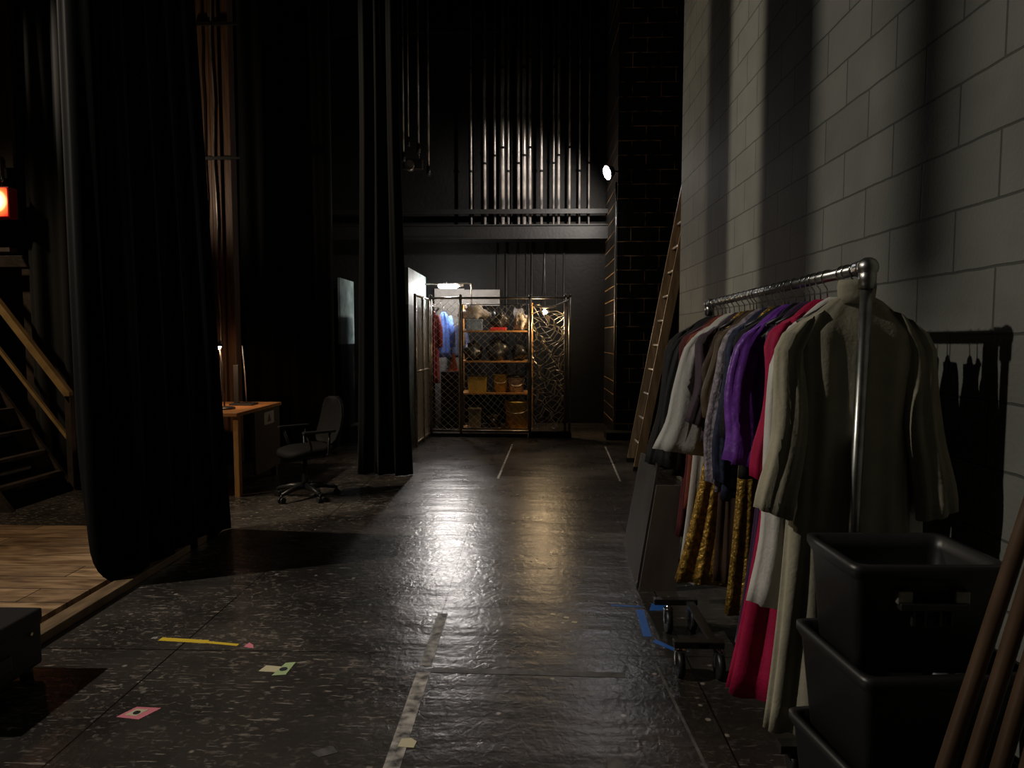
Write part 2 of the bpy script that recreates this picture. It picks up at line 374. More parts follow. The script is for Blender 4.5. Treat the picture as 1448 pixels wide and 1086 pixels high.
def leg_hem(u):
    # the downstage edge of the leg is drawn back, so its lower corner is rounded
    L0 = .34 / (.34 + 1.31)
    if u > L0: return 0
    a = u / L0                           # 0 at the free edge .. 1 at the corner
    return .95 * (1 - a) ** 3 + .012
curtain('stage_curtain', [(-2.74, 3.98), (-2.62, 3.93), (-2.46, 3.93), (-2.43, 4.4), (-2.38, 5.22)], .008, H, 'velvet', 'large black velvet curtain hanging along the wooden stage edge', .022, .30, 3, leg_hem, nz=22, lean=.042)
curtain('stage_curtain', [(-5.12, 6.86), (-4.55, 6.90), (-3.9, 6.95)], .02, H, 'thin', 'thin black curtain behind the stair handrail', .05, .3, 11)
curtain('stage_curtain', [(-3.72, 8.75), (-2.53, 8.62)], .01, H, 'velour', 'black curtain hanging behind the desk and office chair', .07, .34, 5)
curtain('stage_curtain', [(-1.95, 7.42), (-1.31, 7.30)], .01, H, 'velour', 'narrow black curtain hanging beside the wire cage', .05, .21, 8, flare=lambda v: 1.0 - .32 * min(v * 2.2, 1) ** .8)
# unseen drapes added to band the stage light on the block wall
curtain('shadow_drape', [(-4.0, 2.73), (-4.0, 3.06)], 4.25, H, 'velvet', 'unseen black shadow drape added above the downstage planks', .01, .16, 21, cat='drape')
curtain('shadow_drape', [(-5.0, 2.215), (-5.0, 2.325)], 4.75, H, 'velvet', 'unseen slim black shadow drape added nearest the viewer', .008, .12, 22, cat='drape')
curtain('shadow_drape', [(-3.4, 5.60), (-3.4, 5.87)], 4.05, H, 'velvet', 'unseen black shadow drape added behind the large velvet curtain', .01, .16, 23, cat='drape')

# ------------------------------------------------------------------ timber column with cables behind the desk
t = empty('timber_column', (-3.62, 8.0, 0), 'brown timber column with cables rising behind the desk', 'column')
MB().box((-.24, -.03, 0), (-.10, .12, H), .006).build('post', 'brownwood', t)
MB().box((-.085, -.06, 0), (.02, .10, H), .006).build('post', 'brownwood', t)
MB().box((.035, -.03, 0), (.13, .12, H), .006).build('post', 'brownwood', t)
MB().tube([(-.035 + .012 * math.sin(k * 1.7), -.075, .02 + k * (H - .02) / 24) for k in range(25)], .011, 8).build('cable', 'conduit', t)
MB().tube([(-.16 + .008 * math.sin(k * 2.3), -.045, .02 + k * (H - .02) / 24) for k in range(25)], .008, 8).build('cable', 'blackmetal', t)
for z in (3.55, 5.05):
    MB().box((-.25, -.09, z), (.15, -.06, z + .035)).box((.15, -.09, z + .005), (.26, -.06, z + .03)).build('strap', 'blackmetal', t)

# ------------------------------------------------------------------ desk
t = empty('desk', (-3.35, 6.28, 0), 'wooden office desk with a bright orange top beside the velvet curtain', 'desk')
MB().box((-.55, -.02, .765), (.60, 1.12, .80), .004).build('desktop', 'deskwood', t)
MB().box((-.55, .0, .05), (.42, .03, .765)).build('front_panel', 'darkwood', t)
lg = MB().box((.55, .0, 0), (.60, .06, .765), .004).build('leg', 'legwood', t); lg['label'] = 'pale wooden corner leg'
MB().box((.50, 1.02, 0), (.56, 1.08, .12), .004).build('leg', 'darkwood', t)
MB().box((.35, -.0, 0), (.40, .05, .05), .004).build('leg', 'chrome', t)
MB().box((-.50, 1.02, 0), (-.44, 1.08, .765), .004).build('leg', 'darkwood', t)
sp = MB().box((.555, .42, .12), (.585, 1.09, .765)).build('side_panel', 'darkwood', t)
MB().box((.585, .66, .60), (.588, .92, .73)).build('sticker', 'paper', t)
MB().hexa([(.588, .74, .625), (.590, .74, .625), (.590, .84, .625), (.588, .84, .625)], [(.588, .785, .705), (.590, .785, .705), (.590, .795, .705), (.588, .795, .705)]).build('triangle_mark', 'ink', t)

t = empty('desk_lamp', (-3.03, 6.62, .80), 'black desk lamp with a glowing head at the curtain edge', 'lamp')
MB().lathe((0, 0, 0), [(.10, 0), (.10, .012), (.085, .022), (.02, .03)], 24).build('base', 'blackmetal', t)
MB().tube([(0, 0, .03), (.0, 0, .25), (-.01, 0, .45), (-.03, 0, .58), (-.035, -.02, .64)], .008, 8).build('arm', 'blackmetal', t)
h = MB().loft([[Vector((-.035 + r * math.cos(a), -.02 + r * math.sin(a), z)) for a in [k * PI / 8 for k in range(16)]] for r, z in ((.014, .68), (.03, .665), (.045, .62))], cap=False).build('lamp_shade', 'blackmetal', t, solid=.003)
MB().ball((-.035, -.02, .615), .026).build('bulb', 'lamp_desk', t)
t = empty('pole_stand', (-3.02, 7.05, .80), 'small black stand with two slim uprights on the desk', 'stand')
MB().box((-.12, -.09, 0), (.12, .09, .02), .006).build('base', 'blackplastic', t)
MB().box((-.10, -.012, .02), (-.05, .012, .42), .004).build('upright', 'blackplastic', t)
MB().tube([(.03, 0, .02), (.02, 0, .3), (.0, 0, .62)], .007, 8).build('upright', 'conduit', t)
tag(MB().box((0, 0, 0), (.16, .24, .006), .001).build('clipboard', 'orangecone', loc=(-3.12, 6.30, .80), rz=.3), 'thin orange folder lying on the near end of the desk', 'folder')

# ------------------------------------------------------------------ office chair
def office_chair(loc, rz, label):
    t = empty('office_chair', loc, label, 'chair', rz=rz)
    # local: chair faces +X
    rings = []
    for z, s in ((.415, .82), (.425, .95), (.45, 1.0), (.475, .97), (.488, .82), (.492, .4)):
        ring = []
        for k in range(36):
            a = 2 * PI * k / 36; c, q = math.cos(a), math.sin(a)
            r = 1 / ((abs(c) ** 3.2 + abs(q) ** 3.2) ** (1 / 3.2))
            x = .235 * c * r * s; y = .24 * q * r * s
            dz = -.03 * max(0, x / .235) ** 2 + (.012 * (x < -.12))
            ring.append((x, y, z + dz))
        rings.append(ring)
    MB().loft(rings).build('seat', 'seatcloth', t)
    MB().box((-.12, -.10, .385), (.10, .10, .425), .01).build('seat_plate', 'blackmetal', t)
    rings = []
    for u, s in ((0, .4), (.03, .75), (.12, .95), (.35, 1.0), (.6, .96), (.8, .86), (.93, .68), (1.0, .3)):
        z = .50 + .44 * u; xo = -.23 - .10 * u - .03 * math.sin(PI * u)
        hw = .235 * s; th = .035 * (1 if .05 < u < .97 else .6)
        rings.append([(xo + th * math.sin(2 * PI * k / 28) - .05 * math.cos(2 * PI * k / 28) ** 2 * -.9, hw * math.cos(2 * PI * k / 28), z) for k in range(28)])
    MB().loft(rings).build('backrest', 'seatcloth', t)
    MB().tube([(-.08, 0, .40), (-.24, 0, .39), (-.32, 0, .44), (-.345, 0, .56), (-.335, 0, .70)], [.018, .02, .022, .022, .016], 10).build('back_bracket', 'blackplastic', t)
    for s in (1, -1):
        a = MB().tube([(-.10, s * .20, .41), (-.11, s * .27, .43), (-.12, s * .285, .64)], .012, 10).tube([(.10, s * .27, .64), (.06, s * .275, .52), (.03, s * .20, .41)], .012, 10).build('arm_frame', 'blackplastic', t)
        MB().box((-.17, s * .285 - .03, .635), (.14, s * .285 + .03, .66), .012).build('armrest', 'blackplastic', t)
    MB().tube([(0, 0, .10), (0, 0, .24), (0, 0, .25), (0, 0, .39)], [.032, .032, .02, .02], 16).build('gas_column', 'blackmetal', t)
    MB().tube([(.02, -.05, .39), (.03, -.18, .385), (.03, -.22, .375)], .007, 8).build('lever', 'blackmetal', t)
    for k in range(5):
        a = 2 * PI * k / 5 + .35; c, s = math.cos(a), math.sin(a)
        lg = MB().tube([(.02 * c, .02 * s, .115), (.15 * c, .15 * s, .105), (.29 * c, .29 * s, .075)], [.03, .024, .016], 10).build('base_leg', 'blackplastic', t)
        w = MB()
        n = Vector((-s, c, 0)); p = Vector((.29 * c, .29 * s, .028))
        for q in (-.018, .018):
            w.tube([p + n * (q - .009), p + n * (q + .009)], .028, 16)
        w.tube([p + Vector((0, 0, .0)), p + Vector((0, 0, .05))], .009, 8)
        w.build('caster', 'blackplastic', lg)
    return t
office_chair((-2.13, 6.30, 0), math.radians(222), 'black swivel office chair standing in front of the orange desk')

# ------------------------------------------------------------------ wire cage on the back wall
def chain_link(p0, p1, z0, z1, pitch=.095, r=.0042, warp=None, seed=0):
    p0, p1 = Vector((*p0, 0)), Vector((*p1, 0)); L = (p1 - p0).length; d = (p1 - p0) / L; n = Vector((-d.y, d.x, 0))
    mb = MB(); rnd = random.Random(seed); pitch *= .56; nx = int(L / pitch); px = L / nx; ns = int((z1 - z0) / pitch); dz = (z1 - z0) / ns
    for i in range(nx):
        pts = []
        for j in range(ns + 1):
            s = px * (i + .5) + (px / 2) * (1 if (i + j) % 2 else -1); z = z0 + j * dz
            q = .004 if (j + i) % 2 else -.004
            if warp: s, z = warp(s, z, L)
            s = min(max(s, 0), L)
            pts.append(p0 + d * s + n * q + Vector((0, 0, z)))
        mb.tube(pts, r, 4, cap=False)
    return mb
t = empty('wire_cage_front', (0, 0, 0), 'tall chain link cage front with a gate across the storage shelves', 'wire cage')
A, B = (-1.53, 10.32), (.568, 10.24)
def fx(px): return (px - 752) / 965 * 10.28
def fy(x): return A[1] + (x - A[0]) / (B[0] - A[0]) * (B[1] - A[1])
ZT = 2.10
posts = [A[0], fx(651), fx(750), fx(799), B[0]]
for x in posts: MB().tube([(x, fy(x), 0), (x, fy(x), ZT + .02)], .021, 10).ball((x, fy(x), ZT + .03), .026).build('post', 'frame', t)
MB().tube([(A[0], A[1], ZT), (B[0], B[1], ZT)], .018, 10).build('top_rail', 'frame', t)
MB().tube([(A[0], A[1], .09), (B[0], B[1], .09)], .016, 10).build('bottom_rail', 'frame', t)
MB().hexa([(fx(748), fy(.2) - .03, 0), (B[0] + .03, B[1] - .03, 0), (B[0] + .03, B[1] + .04, 0), (fx(748), fy(.2) + .04, 0)], [(fx(748), fy(.2) - .03, .075), (B[0] + .03, B[1] - .03, .075), (B[0] + .03, B[1] + .04, .075), (fx(748), fy(.2) + .04, .075)]).build('sill', 'beam', t)
MB().hexa([(A[0], A[1] - .02, 0), (fx(746), fy(.0) - .02, 0), (fx(746), fy(0) + .03, 0), (A[0], A[1] + .03, 0)], [(A[0], A[1] - .02, .05), (fx(746), fy(0) - .02, .05), (fx(746), fy(0) + .03, .05), (A[0], A[1] + .03, .05)]).build('sill', 'black', t)
chain_link((posts[0] + .02, fy(posts[0])), (posts[1] - .02, fy(posts[1])), .10, ZT - .01).build('chain_link', 'wire', t)
x0, x1 = posts[1] + .03, posts[2] - .03; y0, y1 = fy(x0) - .035, fy(x1) - .035
g = MB().tube([(x0, y0, .13), (x0, y0, 2.0), (x1, y1, 2.0), (x1, y1, .13), (x0, y0, .13)], .015, 8).build('gate', 'frame', t)
def sag(s, z, L):
    k = s / L; return s + .05 * math.sin(z * 4.1 + k * 3) * k, z + .035 * math.sin(s * 9 + z * 3) * k
chain_link((x0, y0), (x1, y1), .14, 1.99, warp=sag).build('chain_link', 'wire', g)
MB().box((x1 - .03, y1 - .05, 1.02), (x1 + .04, y1 - .015, 1.14), .004).build('latch', 'frame', g)
def torn(s, z, L):
    a = max(0, (z - .7) / 1.3)
    return s + (.022 + .03 * a) * math.sin(z * 13 + s * 17) + .02 * math.sin(31 * s - 19 * z), z + .03 * math.sin(s * 23 + z * 7) - .09 * a * math.sin(s / L * PI) + .02 * math.sin(z * 29 + s * 11)
chain_link((posts[2] + .02, fy(posts[2])), (posts[4] - .05, fy(posts[4])), .10, 2.0, .085, .0085, torn).build('loose_chain_link', 'wire', t)
MB().tube([(posts[2] + .03, fy(posts[2]) - .02, 1.99), (posts[2] + .2, fy(posts[2] + .2) - .02, 1.955), (posts[4] - .25, fy(.35) - .02, 1.965), (posts[4] - .02, fy(posts[4]) - .02, 2.06)], .014, 8).build('sagging_wire_edge', 'wire', t)

t = empty('wire_fence_side', (0, 0, 0), 'chain link fence panel running forward beside the narrow curtain', 'fence')
S0, S1 = (-1.55, 10.28), (-1.585, 9.28)
for p in (S0, (-1.567, 9.8), S1): MB().tube([(*p, 0), (*p, ZT)], .02, 10).build('post', 'frame', t)
for z, n in ((ZT - .02, 'top_rail'), (1.04, 'middle_rail'), (.06, 'bottom_rail')): MB().tube([(*S0, z), (*S1, z)], .016, 8).build(n, 'frame', t)
chain_link(S0, S1, .07, ZT - .03).build('chain_link', 'wire', t)

# partition and boards behind the cage
structure(MB().box((-1.80, 9.70, 0), (-1.75, 11.30, 1.98)).build('wall_partition', 'darkteal'), 'dark green partition behind the side fence panel', 'wall')  # lower part in a darker tone than the board above
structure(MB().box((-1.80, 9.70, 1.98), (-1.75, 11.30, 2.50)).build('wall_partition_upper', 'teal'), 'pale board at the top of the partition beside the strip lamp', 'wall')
sb = MB().box((-3.16, 11.1, 1.40), (-3.12, 11.95, 2.48)).build('standing_board', 'teal'); MB().box((-3.155, 11.1, 0), (-3.125, 11.95, 1.40)).build('lower_panel', 'black', sb)
tag(sb, 'pale teal board glimpsed between the two back curtains', 'board')
structure(MB().box((-1.70, 11.95, 0), (-1.18, 12.0, 2.36)).box((-1.18, 11.95, 2.06), (-.56, 12.0, 2.34)).build('wall_backing', 'greyboard'), 'grey backing board on the wall behind the cage', 'wall')

# strip lamp and its arm
t = empty('strip_lamp', (-1.36, 11.2, 2.36), 'white strip lamp on a bracket above the wire cage', 'lamp')
MB().tube([(-.39, 0, .02), (-.2, 0, .02), (.30, 0, .03), (.36, 0, .02), (.37, 0, -.03), (.37, 0, -.30)], .012, 8).tube([(.37, 0, -.30), (.37, .78, -.30)], .012, 8).build('bracket', 'frame', t)
MB().lathe((-.05, 0, .015), [(.03, 0), (.03, .04), (.01, .05)], 12).build('clamp', 'blackmetal', t)
MB().tube([(-.17, 0, -.015), (-.15, 0, -.015), (.13, 0, -.015), (.15, 0, -.015)], [.02, .034, .034, .02], 14).build('tube', 'lamp_white', t)
MB().tube([(.15, 0, -.01), (.24, 0, 0)], .02, 10).build('lamp_holder', 'whitecloth', t)

# warm bulb inside the cage
t = empty('bulb_fitting', (.20, 10.62, 1.93), 'bare warm bulb glowing behind the loose wire mesh', 'lamp')
MB().ball((0, 0, -.03), .038).build('bulb', 'lamp_warm', t)
MB().tube([(0, 0, 0), (0, 0, .06)], .018, 10).build('socket', 'blackmetal', t)
MB().tube([(0, 0, .06), (.02, .5, .3), (.02, 1.28, .32), (.02, 1.33, .8), (.02, 1.36, 1.22)], .006, 6).build('cord', 'blackmetal', t)

# flood lamp on the pier corner
t = empty('flood_lamp', (1.20, 10.22, 3.92), 'bright flood lamp on the corner of the brick pier', 'lamp')
MB().tube([(.16, .11, .02), (.0, -.0, .02)], .014, 8).box((.07, .085, -.06), (.2, .11, .10)).build('bracket', 'blackmetal', t)
fn = Vector((-.70, -.62, -.36)).normalized(); fu = fn.cross(Vector((0, 0, 1))).normalized(); fv = fn.cross(fu); fc = Vector((-.06, -.05, .0))
def fring(off, r): return [fc + fn * off + fu * r * .62 * math.cos(k * PI / 12) + fv * r * math.sin(k * PI / 12) for k in range(24)]
MB().loft([fring(-.07, .03), fring(-.05, .07), fring(.05, .105), fring(.075, .108)]).build('housing', 'blackmetal', t)
MB().loft([fring(.076, .098), fring(.082, .098), fring(.092, .06)]).build('lens', 'lamp_flood', t)
structure(MB().tube([(1.245, 10.30, 0), (1.245, 10.30, 3.8)], .016, 8).build('trim_5', 'conduit'), 'slim pipe running up the pier corner under the flood lamp', 'pipe')

# shelving in the cage
SX0, SX1 = X(652, 11.0), X(752, 11.0)
t = empty('storage_shelf', ((SX0 + SX1) / 2, 11.05, 0), 'orange storage shelving unit inside the wire cage', 'shelves')
hw = (SX1 - SX0) / 2
for sx in (-1, 1):
    for y in (-.25, .35): MB().box((sx * hw - .018, y - .018, 0), (sx * hw + .018, y + .018, 2.05)).build('upright', 'shelf', t)
for z in (.06, .63, 1.14, 1.62):
    MB().box((-hw + .018, -.27, z - .025), (hw - .018, .37, z)).build('shelf_board', 'shelf', t)
tx = t.location.x
def on_shelf(o, label, cat, group=None): return tag(o, label, cat, group)
def bucket(name, px, z, w, h, m, label, y=10.98, lid=None, rr=None):
    x = X(px, y); o = empty(name, (x, y, z), label, 'container', 'containers in the cage')
    MB().lathe((0, 0, 0), [(w * .46, 0), (w * .5, h * .9), (w * .53, h * .92), (w * .53, h)], 28).build('body', m, o)
    if lid: MB().lathe((0, 0, h), [(w * .55, 0), (w * .55, .025), (w * .4, .035)], 28).build('lid', lid, o)
    MB().tube([(w * .53 * math.cos(a), -.55 * w * math.sin(a) * .9 - .0, h * .85 - .10 * math.sin(a)) for a in [k * PI / 10 for k in range(11)]], .005, 6).build('handle', 'wire', o)
    return o
def tub(px0, px1, z, h, m, label, y=10.98, lid=None):
    x0, x1 = X(px0, y), X(px1, y); w = x1 - x0; o = empty('storage_tub', ((x0 + x1) / 2, y, z), label, 'container', 'containers in the cage')
    MB().hexa([(-w * .45, -.14, 0), (w * .45, -.14, 0), (w * .45, .14, 0), (-w * .45, .14, 0)], [(-w / 2, -.16, h), (w / 2, -.16, h), (w / 2, .16, h), (-w / 2, .16, h)]).build('body', m, o)
    MB().box((-w * .53, -.175, h), (w * .53, .175, h + .03), .008).build('lid', lid or m, o)
    return o
tub(662, 689, .63, .26, 'yellow', 'yellow tub on the middle shelf, at its left end', lid='blackplastic')
bucket('bucket', 708, .63, .22, .29, 'yellow', 'round yellow bucket in the centre of the middle shelf')
bucket('bucket', 730, .63, .25, .24, 'palebucket', 'pale speckled bucket with dark lid on the middle shelf', lid='blackplastic')
tub(663, 681, .06, .30, 'dulltub', 'dull brown tub at the bottom left of the shelves')
bucket('drum', 731, .06, .37, .40, 'yellow', 'big yellow drum with a lid on the bottom shelf', lid='yellow')
tag(MB().lump((X(697, 11), 11.0, .06 + .12), (.13, .15, .145), 4).build('sack', 'tarp'), 'black sack slumped between the tub and the drum on the bottom shelf', 'sack')
b0 = MB().lump((X(668, 11), 10.98, 1.14 + .13), (.15, .18, .155), 5).build('bag', 'tarp'); tag(b0, 'black bag at the left end of the shelf above the buckets', 'bag')
tag(MB().lump((X(703, 11), 10.98, 1.14 + .15), (.17, .18, .18), 6).build('bag', 'tarp'), 'large black bag in the middle of the shelf above the buckets', 'bag')
tag(MB().lump((X(735, 11), 10.98, 1.14 + .12), (.13, .18, .145), 9).build('bag', 'tarp'), 'small black bag at the right end of the shelf above the buckets', 'bag')
t = empty('storage_box', (X(672, 11), 10.96, 1.62), 'pale blue patterned box on the top shelf of the cage', 'box')
MB().box((-.125, -.14, 0), (.125, .14, .17), .004).build('body', 'bluebox', t); MB().box((-.13, -.145, .15), (.13, .145, .18), .004).build('lid', 'bluebox', t)
tag(MB().box((-.13, -.10, 0), (.13, .10, .05), .01).build('toolbox_tray', 'redplastic', loc=(X(705, 11), 10.92, 1.62)), 'flat red tray on the top shelf beside the blue box', 'tray')
tag(MB().lump((X(670, 11), 11.0, 1.80 + .11), (.20, .16, .135), 13, .36).build('cloth_bundle', 'whitecloth'), 'crumpled pale cloth bundle piled on the blue box', 'cloth')
tag(MB().lump((X(706, 11), 11.0, 1.67 + .12), (.14, .16, .145), 14, .25).build('bag', 'tarp'), 'black bag piled on the flat red tray', 'bag')
tag(MB().lump((X(738, 11), 11.0, 1.62 + .14), (.13, .16, .165), 15, .38).build('cloth_bundle', 'whitecloth'), 'pale cloth bundle at the right end of the top shelf', 'cloth')

def hung_coat(x, y, zt, w, L, m, label, rz=0.0, seed=0):
    t = empty('hanging_coat', (x, y, zt), label, 'coat', rz=rz)
    rnd = random.Random(seed); rings = []
    for k in range(10):
        u = k / 9; z = -L * u; hw = w * (.25 + .75 * min(1, u * 5)) * (1 + .15 * u); th = .05 + .04 * u
        rings.append([((hw * math.cos(2 * PI * j / 28)), th * math.sin(2 * PI * j / 28) * (1 + .3 * math.sin(j * 1.9 + seed)), z) for j in range(28)])
    MB().loft(rings).build('body', m, t)
    for s in (-1, 1):
        MB().tube([(s * w * .8, 0, -.07), (s * w * 1.15, -.03, -.3), (s * w * 1.2, -.05, -.58)], [.04, .05, .045], 12).build('sleeve', m, t)
    MB().tube([(0, 0, -.02), (0, 0, .07), (.02, .02, .10)], .005, 6).build('hook', 'frame', t)
    return t
tag(MB().tube([(-1.62, 10.75, 2.02), (-1.62, 11.95, 2.02)], .015, 8).tube([(-1.62, 10.75, 0), (-1.62, 10.75, 2.02)], .015, 8).build('coat_rail', 'frame'), 'slim rail in the cage carrying the coats', 'rail')
hung_coat(-1.55, 10.85, 1.93, .07, 1.15, 'redjacket', 'long dark red coat hanging at the left of the cage', .2, 1)
hung_coat(-1.46, 11.32, 1.93, .12, .75, 'bluejacket', 'bright blue jacket hanging under the strip lamp', .15, 2)
hung_coat(-1.26, 11.75, 1.72, .13, .55, 'navy', 'dark navy jacket hanging against the grey backing board', 0, 3)
t = empty('traffic_cone', (X(641, 11.4), 11.4, .95), 'small orange cone standing on a crate in the cage', 'cone')
MB().box((-.10, -.10, 0), (.10, .10, .02), .004).build('base', 'orangecone', t); MB().lathe((0, 0, .02), [(.075, 0), (.045, .14), (.02, .27), (.015, .28)], 20).build('cone', 'orangecone', t)
tag(MB().box((-1.5, 11.2, 0), (-1.16, 11.62, .95), .01).build('crate', 'tarp'), 'tall black crate in the corner of the cage', 'crate')

# ------------------------------------------------------------------ stairs, platform and red lamp, stage left
t = empty('staircase', (-4.53, 5.66, 0), 'dark wooden staircase with a golden handrail climbing off the stage', 'stairs')
rise, run, NS = .205, .150, 11
slope = rise / run
for s, y in ((0, 0.0), (1, .83)):
    MB().hexa([(.06, y, .0), (-.14, y, .0), (-.14, y + .04, .0), (.06, y + .04, .0)], [(.06 - NS * run, y, NS * rise + .06), (-.16 - NS * run, y, NS * rise + .06), (-.16 - NS * run, y + .04, NS * rise + .06), (.06 - NS * run, y + .04, NS * rise + .06)]).build('stringer', 'stairwood', t)
for k in range(1, NS + 1):
    MB().box((-k * run - .12, .035, k * rise - .035), (-k * run + .08, .835, k * rise), .006).build('tread', 'stairwood', t)
MB().box((-.02, .83, 0), (.04, .89, .94), .005).build('newel_post', 'stairwood', t)
hr = MB()
def railing(z0, hw, hh, n, m):
    MB().hexa([(.03, .86 - hw, z0 - hh), (.03, .86 + hw, z0 - hh), (.03, .86 + hw, z0 + hh), (.03, .86 - hw, z0 + hh)],
              [(-NS * run, .86 - hw, z0 - hh + NS * rise), (-NS * run, .86 + hw, z0 - hh + NS * rise), (-NS * run, .86 + hw, z0 + hh + NS * rise), (-NS * run, .86 - hw, z0 + hh + NS * rise)]).build(n, m, t)
railing(.92, .03, .055, 'handrail', 'railwood'); railing(.46, .018, .025, 'lower_rail', 'railwood')
hr.bm.free()

t = empty('stage_platform', (-6.3, 7.0, 0), 'dark raised platform at the top of the staircase', 'platform')
MB().box((-2.65, .05, 2.24), (1.12, 1.4, 2.36), .005).box((-2.65, -1.35, 2.24), (-.08, .05, 2.36), .005).build('deck', 'stairwood', t)
for x, y in ((1.0, .12), (1.0, 1.3), (-2.5, 1.3), (-2.5, -1.2), (-.2, -1.2)):
    MB().box((x - .05, y - .05, 0), (x + .05, y + .05, 2.24)).build('leg', 'stairwood', t)
t = empty('red_lamp', (-5.09, 6.58, 2.67), 'glowing red lamp box beside the thin curtain', 'lamp')
MB().box((-.40, .02, 0), (0, .14, .30), .008).build('housing', 'redplastic', t)
rm = bpy.data.materials.new('red_lamp_glow'); rm.use_nodes = True
nt = rm.node_tree; b = nt.nodes['Principled BSDF']
tc = N(nt, 'ShaderNodeTexCoord'); mp = N(nt, 'ShaderNodeMapping'); mp.inputs['Location'].default_value = (.12, 0, -.16); nt.links.new(tc.outputs['Object'], mp.inputs[0])
gr = N(nt, 'ShaderNodeTexGradient', gradient_type='SPHERICAL'); mp.inputs['Scale'].default_value = (1, 1, 1)
sc = N(nt, 'ShaderNodeVectorMath', operation='SCALE'); sc.inputs['Scale'].default_value = 6.0; nt.links.new(mp.outputs[0], sc.inputs[0]); nt.links.new(sc.outputs[0], gr.inputs[0])
rp = N(nt, 'ShaderNodeValToRGB'); e = rp.color_ramp.elements
e[0].position = 0; e[0].color = (.55, .03, .012, 1); e[1].position = .95; e[1].color = (4, 2.6, 1.1, 1)
e2 = rp.color_ramp.elements.new(.3); e2.color = (1.3, .16, .03, 1)
nt.links.new(gr.outputs['Fac'], rp.inputs[0]); nt.links.new(rp.outputs[0], b.inputs['Emission Color']); b.inputs['Emission Strength'].default_value = 1.4
b.inputs['Base Color'].default_value = (.4, .03, .02, 1)
MB().box((-.385, .008, .015), (-.015, .02, .285)).build('lens', rm, t)
MB().tube([(-.1, .08, .30), (-.1, .08, .42)], .015, 8).build('mount', 'blackmetal', t)
MB().tube([(-.06, .04, .36), (-.06, .02, .36)], .014, 8).build('screw', 'chrome', t)
structure(MB().box((-5.75, 6.72, 2.36), (-5.20, 6.84, 2.40)).box((-5.75, 6.80, 3.2), (-5.18, 6.84, H)).box((-5.34, 6.76, 3.1), (-5.28, 6.84, 3.3)).build('trim_6', 'plywood'), 'dark brown boarding above the red lamp', 'boarding')

# black box in the front corner
t = empty('equipment_case', (-2.36, 2.66, 0), 'low black equipment case in the bottom corner by the stage kerb', 'case')
MB().box((-.17, -.25, .05), (.17, .25, .29), .012).build('body', 'box', t)
MB().box((-.175, -.255, .24), (.175, .255, .30), .01).build('lid', 'box', t)
MB().box((.17, -.06, .10), (.182, .06, .17), .006).build('handle', 'blackmetal', t)
MB().tube([(.172, .18, .21), (.180, .18, .21)], .008, 10).build('rivet', 'chrome', t)
for sx in (-1, 1):
    for sy in (-1, 1): MB().lathe((sx * .13, sy * .2, 0), [(.025, 0), (.025, .05)], 12).build('foot', 'blackplastic', t)

# ------------------------------------------------------------------ floor tape and scraps
def tape(name, pts, m, label, z=.0012, group=None):
    mb = MB(); mb.hexa([(x, y, .0002) for x, y in pts], [(x, y, z) for x, y in pts])
    return tag(mb.build(name, m), label, 'tape', group)
def strip(name, a, b, w, m, label, z=.0012, group=None):
    a, b = Vector(a), Vector(b); d = (b - a).normalized(); n = Vector((-d.y, d.x)) * w / 2
    return tape(name, [tuple(a + n)[:2], tuple(a - n)[:2], tuple(b - n)[:2], tuple(b + n)[:2]], m, label, z, group)
strip('floor_tape', (-.49, 1.9), (-.484, 2.96), .06, 'tape_white', 'worn white tape line, the stretch nearest the viewer')
strip('floor_tape', (-.484, 3.02), (-.482, 3.62), .055, 'tape_white', 'worn white tape line, the stretch just beyond the grey cross strip')
strip('floor_tape', (-.36, 7.2), (-.27, 9.6), .022, 'tape_white', 'thin pale tape line leading to the cage gate')
strip('floor_tape', (1.02, 9.4), (.93, 7.1), .02, 'tape_white', 'thin pale tape line near the foot of the ladder')
strip('floor_tape', (-.45, 2.985), (.42, 2.96), .045, 'tape_grey', 'grey tape strip crossing the hardboard from the white line')
strip('floor_tape', (-1.852, 3.262), (-1.60, 3.238), .035, 'tape_yellow', 'wider left piece of the yellow tape mark')
strip('floor_tape', (-1.60, 3.234), (-1.435, 3.208), .022, 'tape_yellow', 'narrow right piece of the yellow tape mark')
tape('floor_tape', [(-1.40, 3.19), (-1.345, 3.175), (-1.36, 3.21), (-1.39, 3.235)], 'tape_pink', 'tiny torn pink tape scrap beside the yellow mark')
tape('floor_tape', [(-1.90, 3.265), (-1.87, 3.26), (-1.875, 3.285), (-1.90, 3.285)], 'tape_white', 'tiny white tape scrap left of the yellow mark')
t = empty('floor_tape', (-1.575, 2.60, 0), 'pink spike mark with a dark centre on the front floor', 'tape')
MB().hexa([(-.07, -.035, .0002), (.03, -.05, .0002), (.075, .035, .0002), (-.03, .04, .0002)], [(-.07, -.035, .0012), (.03, -.05, .0012), (.075, .035, .0012), (-.03, .04, .0012)]).build('mark', 'tape_pink', t)
MB().hexa([(-.045, -.02, .0012), (.005, -.028, .0012), (.03, .02, .0012), (-.02, .025, .0012)], [(-.045, -.02, .002), (.005, -.028, .002), (.03, .02, .002), (-.02, .025, .002)]).build('mark_label', 'tape_cream', t)
MB().lathe((-.005, -.004, .002), [(.014, 0), (.014, .0008)], 12).build('centre_dot', 'tape_dark', t)
t = empty('floor_tape', (-1.145, 2.97, 0), 'cream and green spike mark in the middle of the front floor', 'tape')
MB().hexa([(-.085, -.02, .0002), (.03, -.03, .0002), (.04, .02, .0002), (-.07, .035, .0002)], [(-.085, -.02, .0012), (.03, -.03, .0012), (.04, .02, .0012), (-.07, .035, .0012)]).build('mark', 'tape_cream', t)
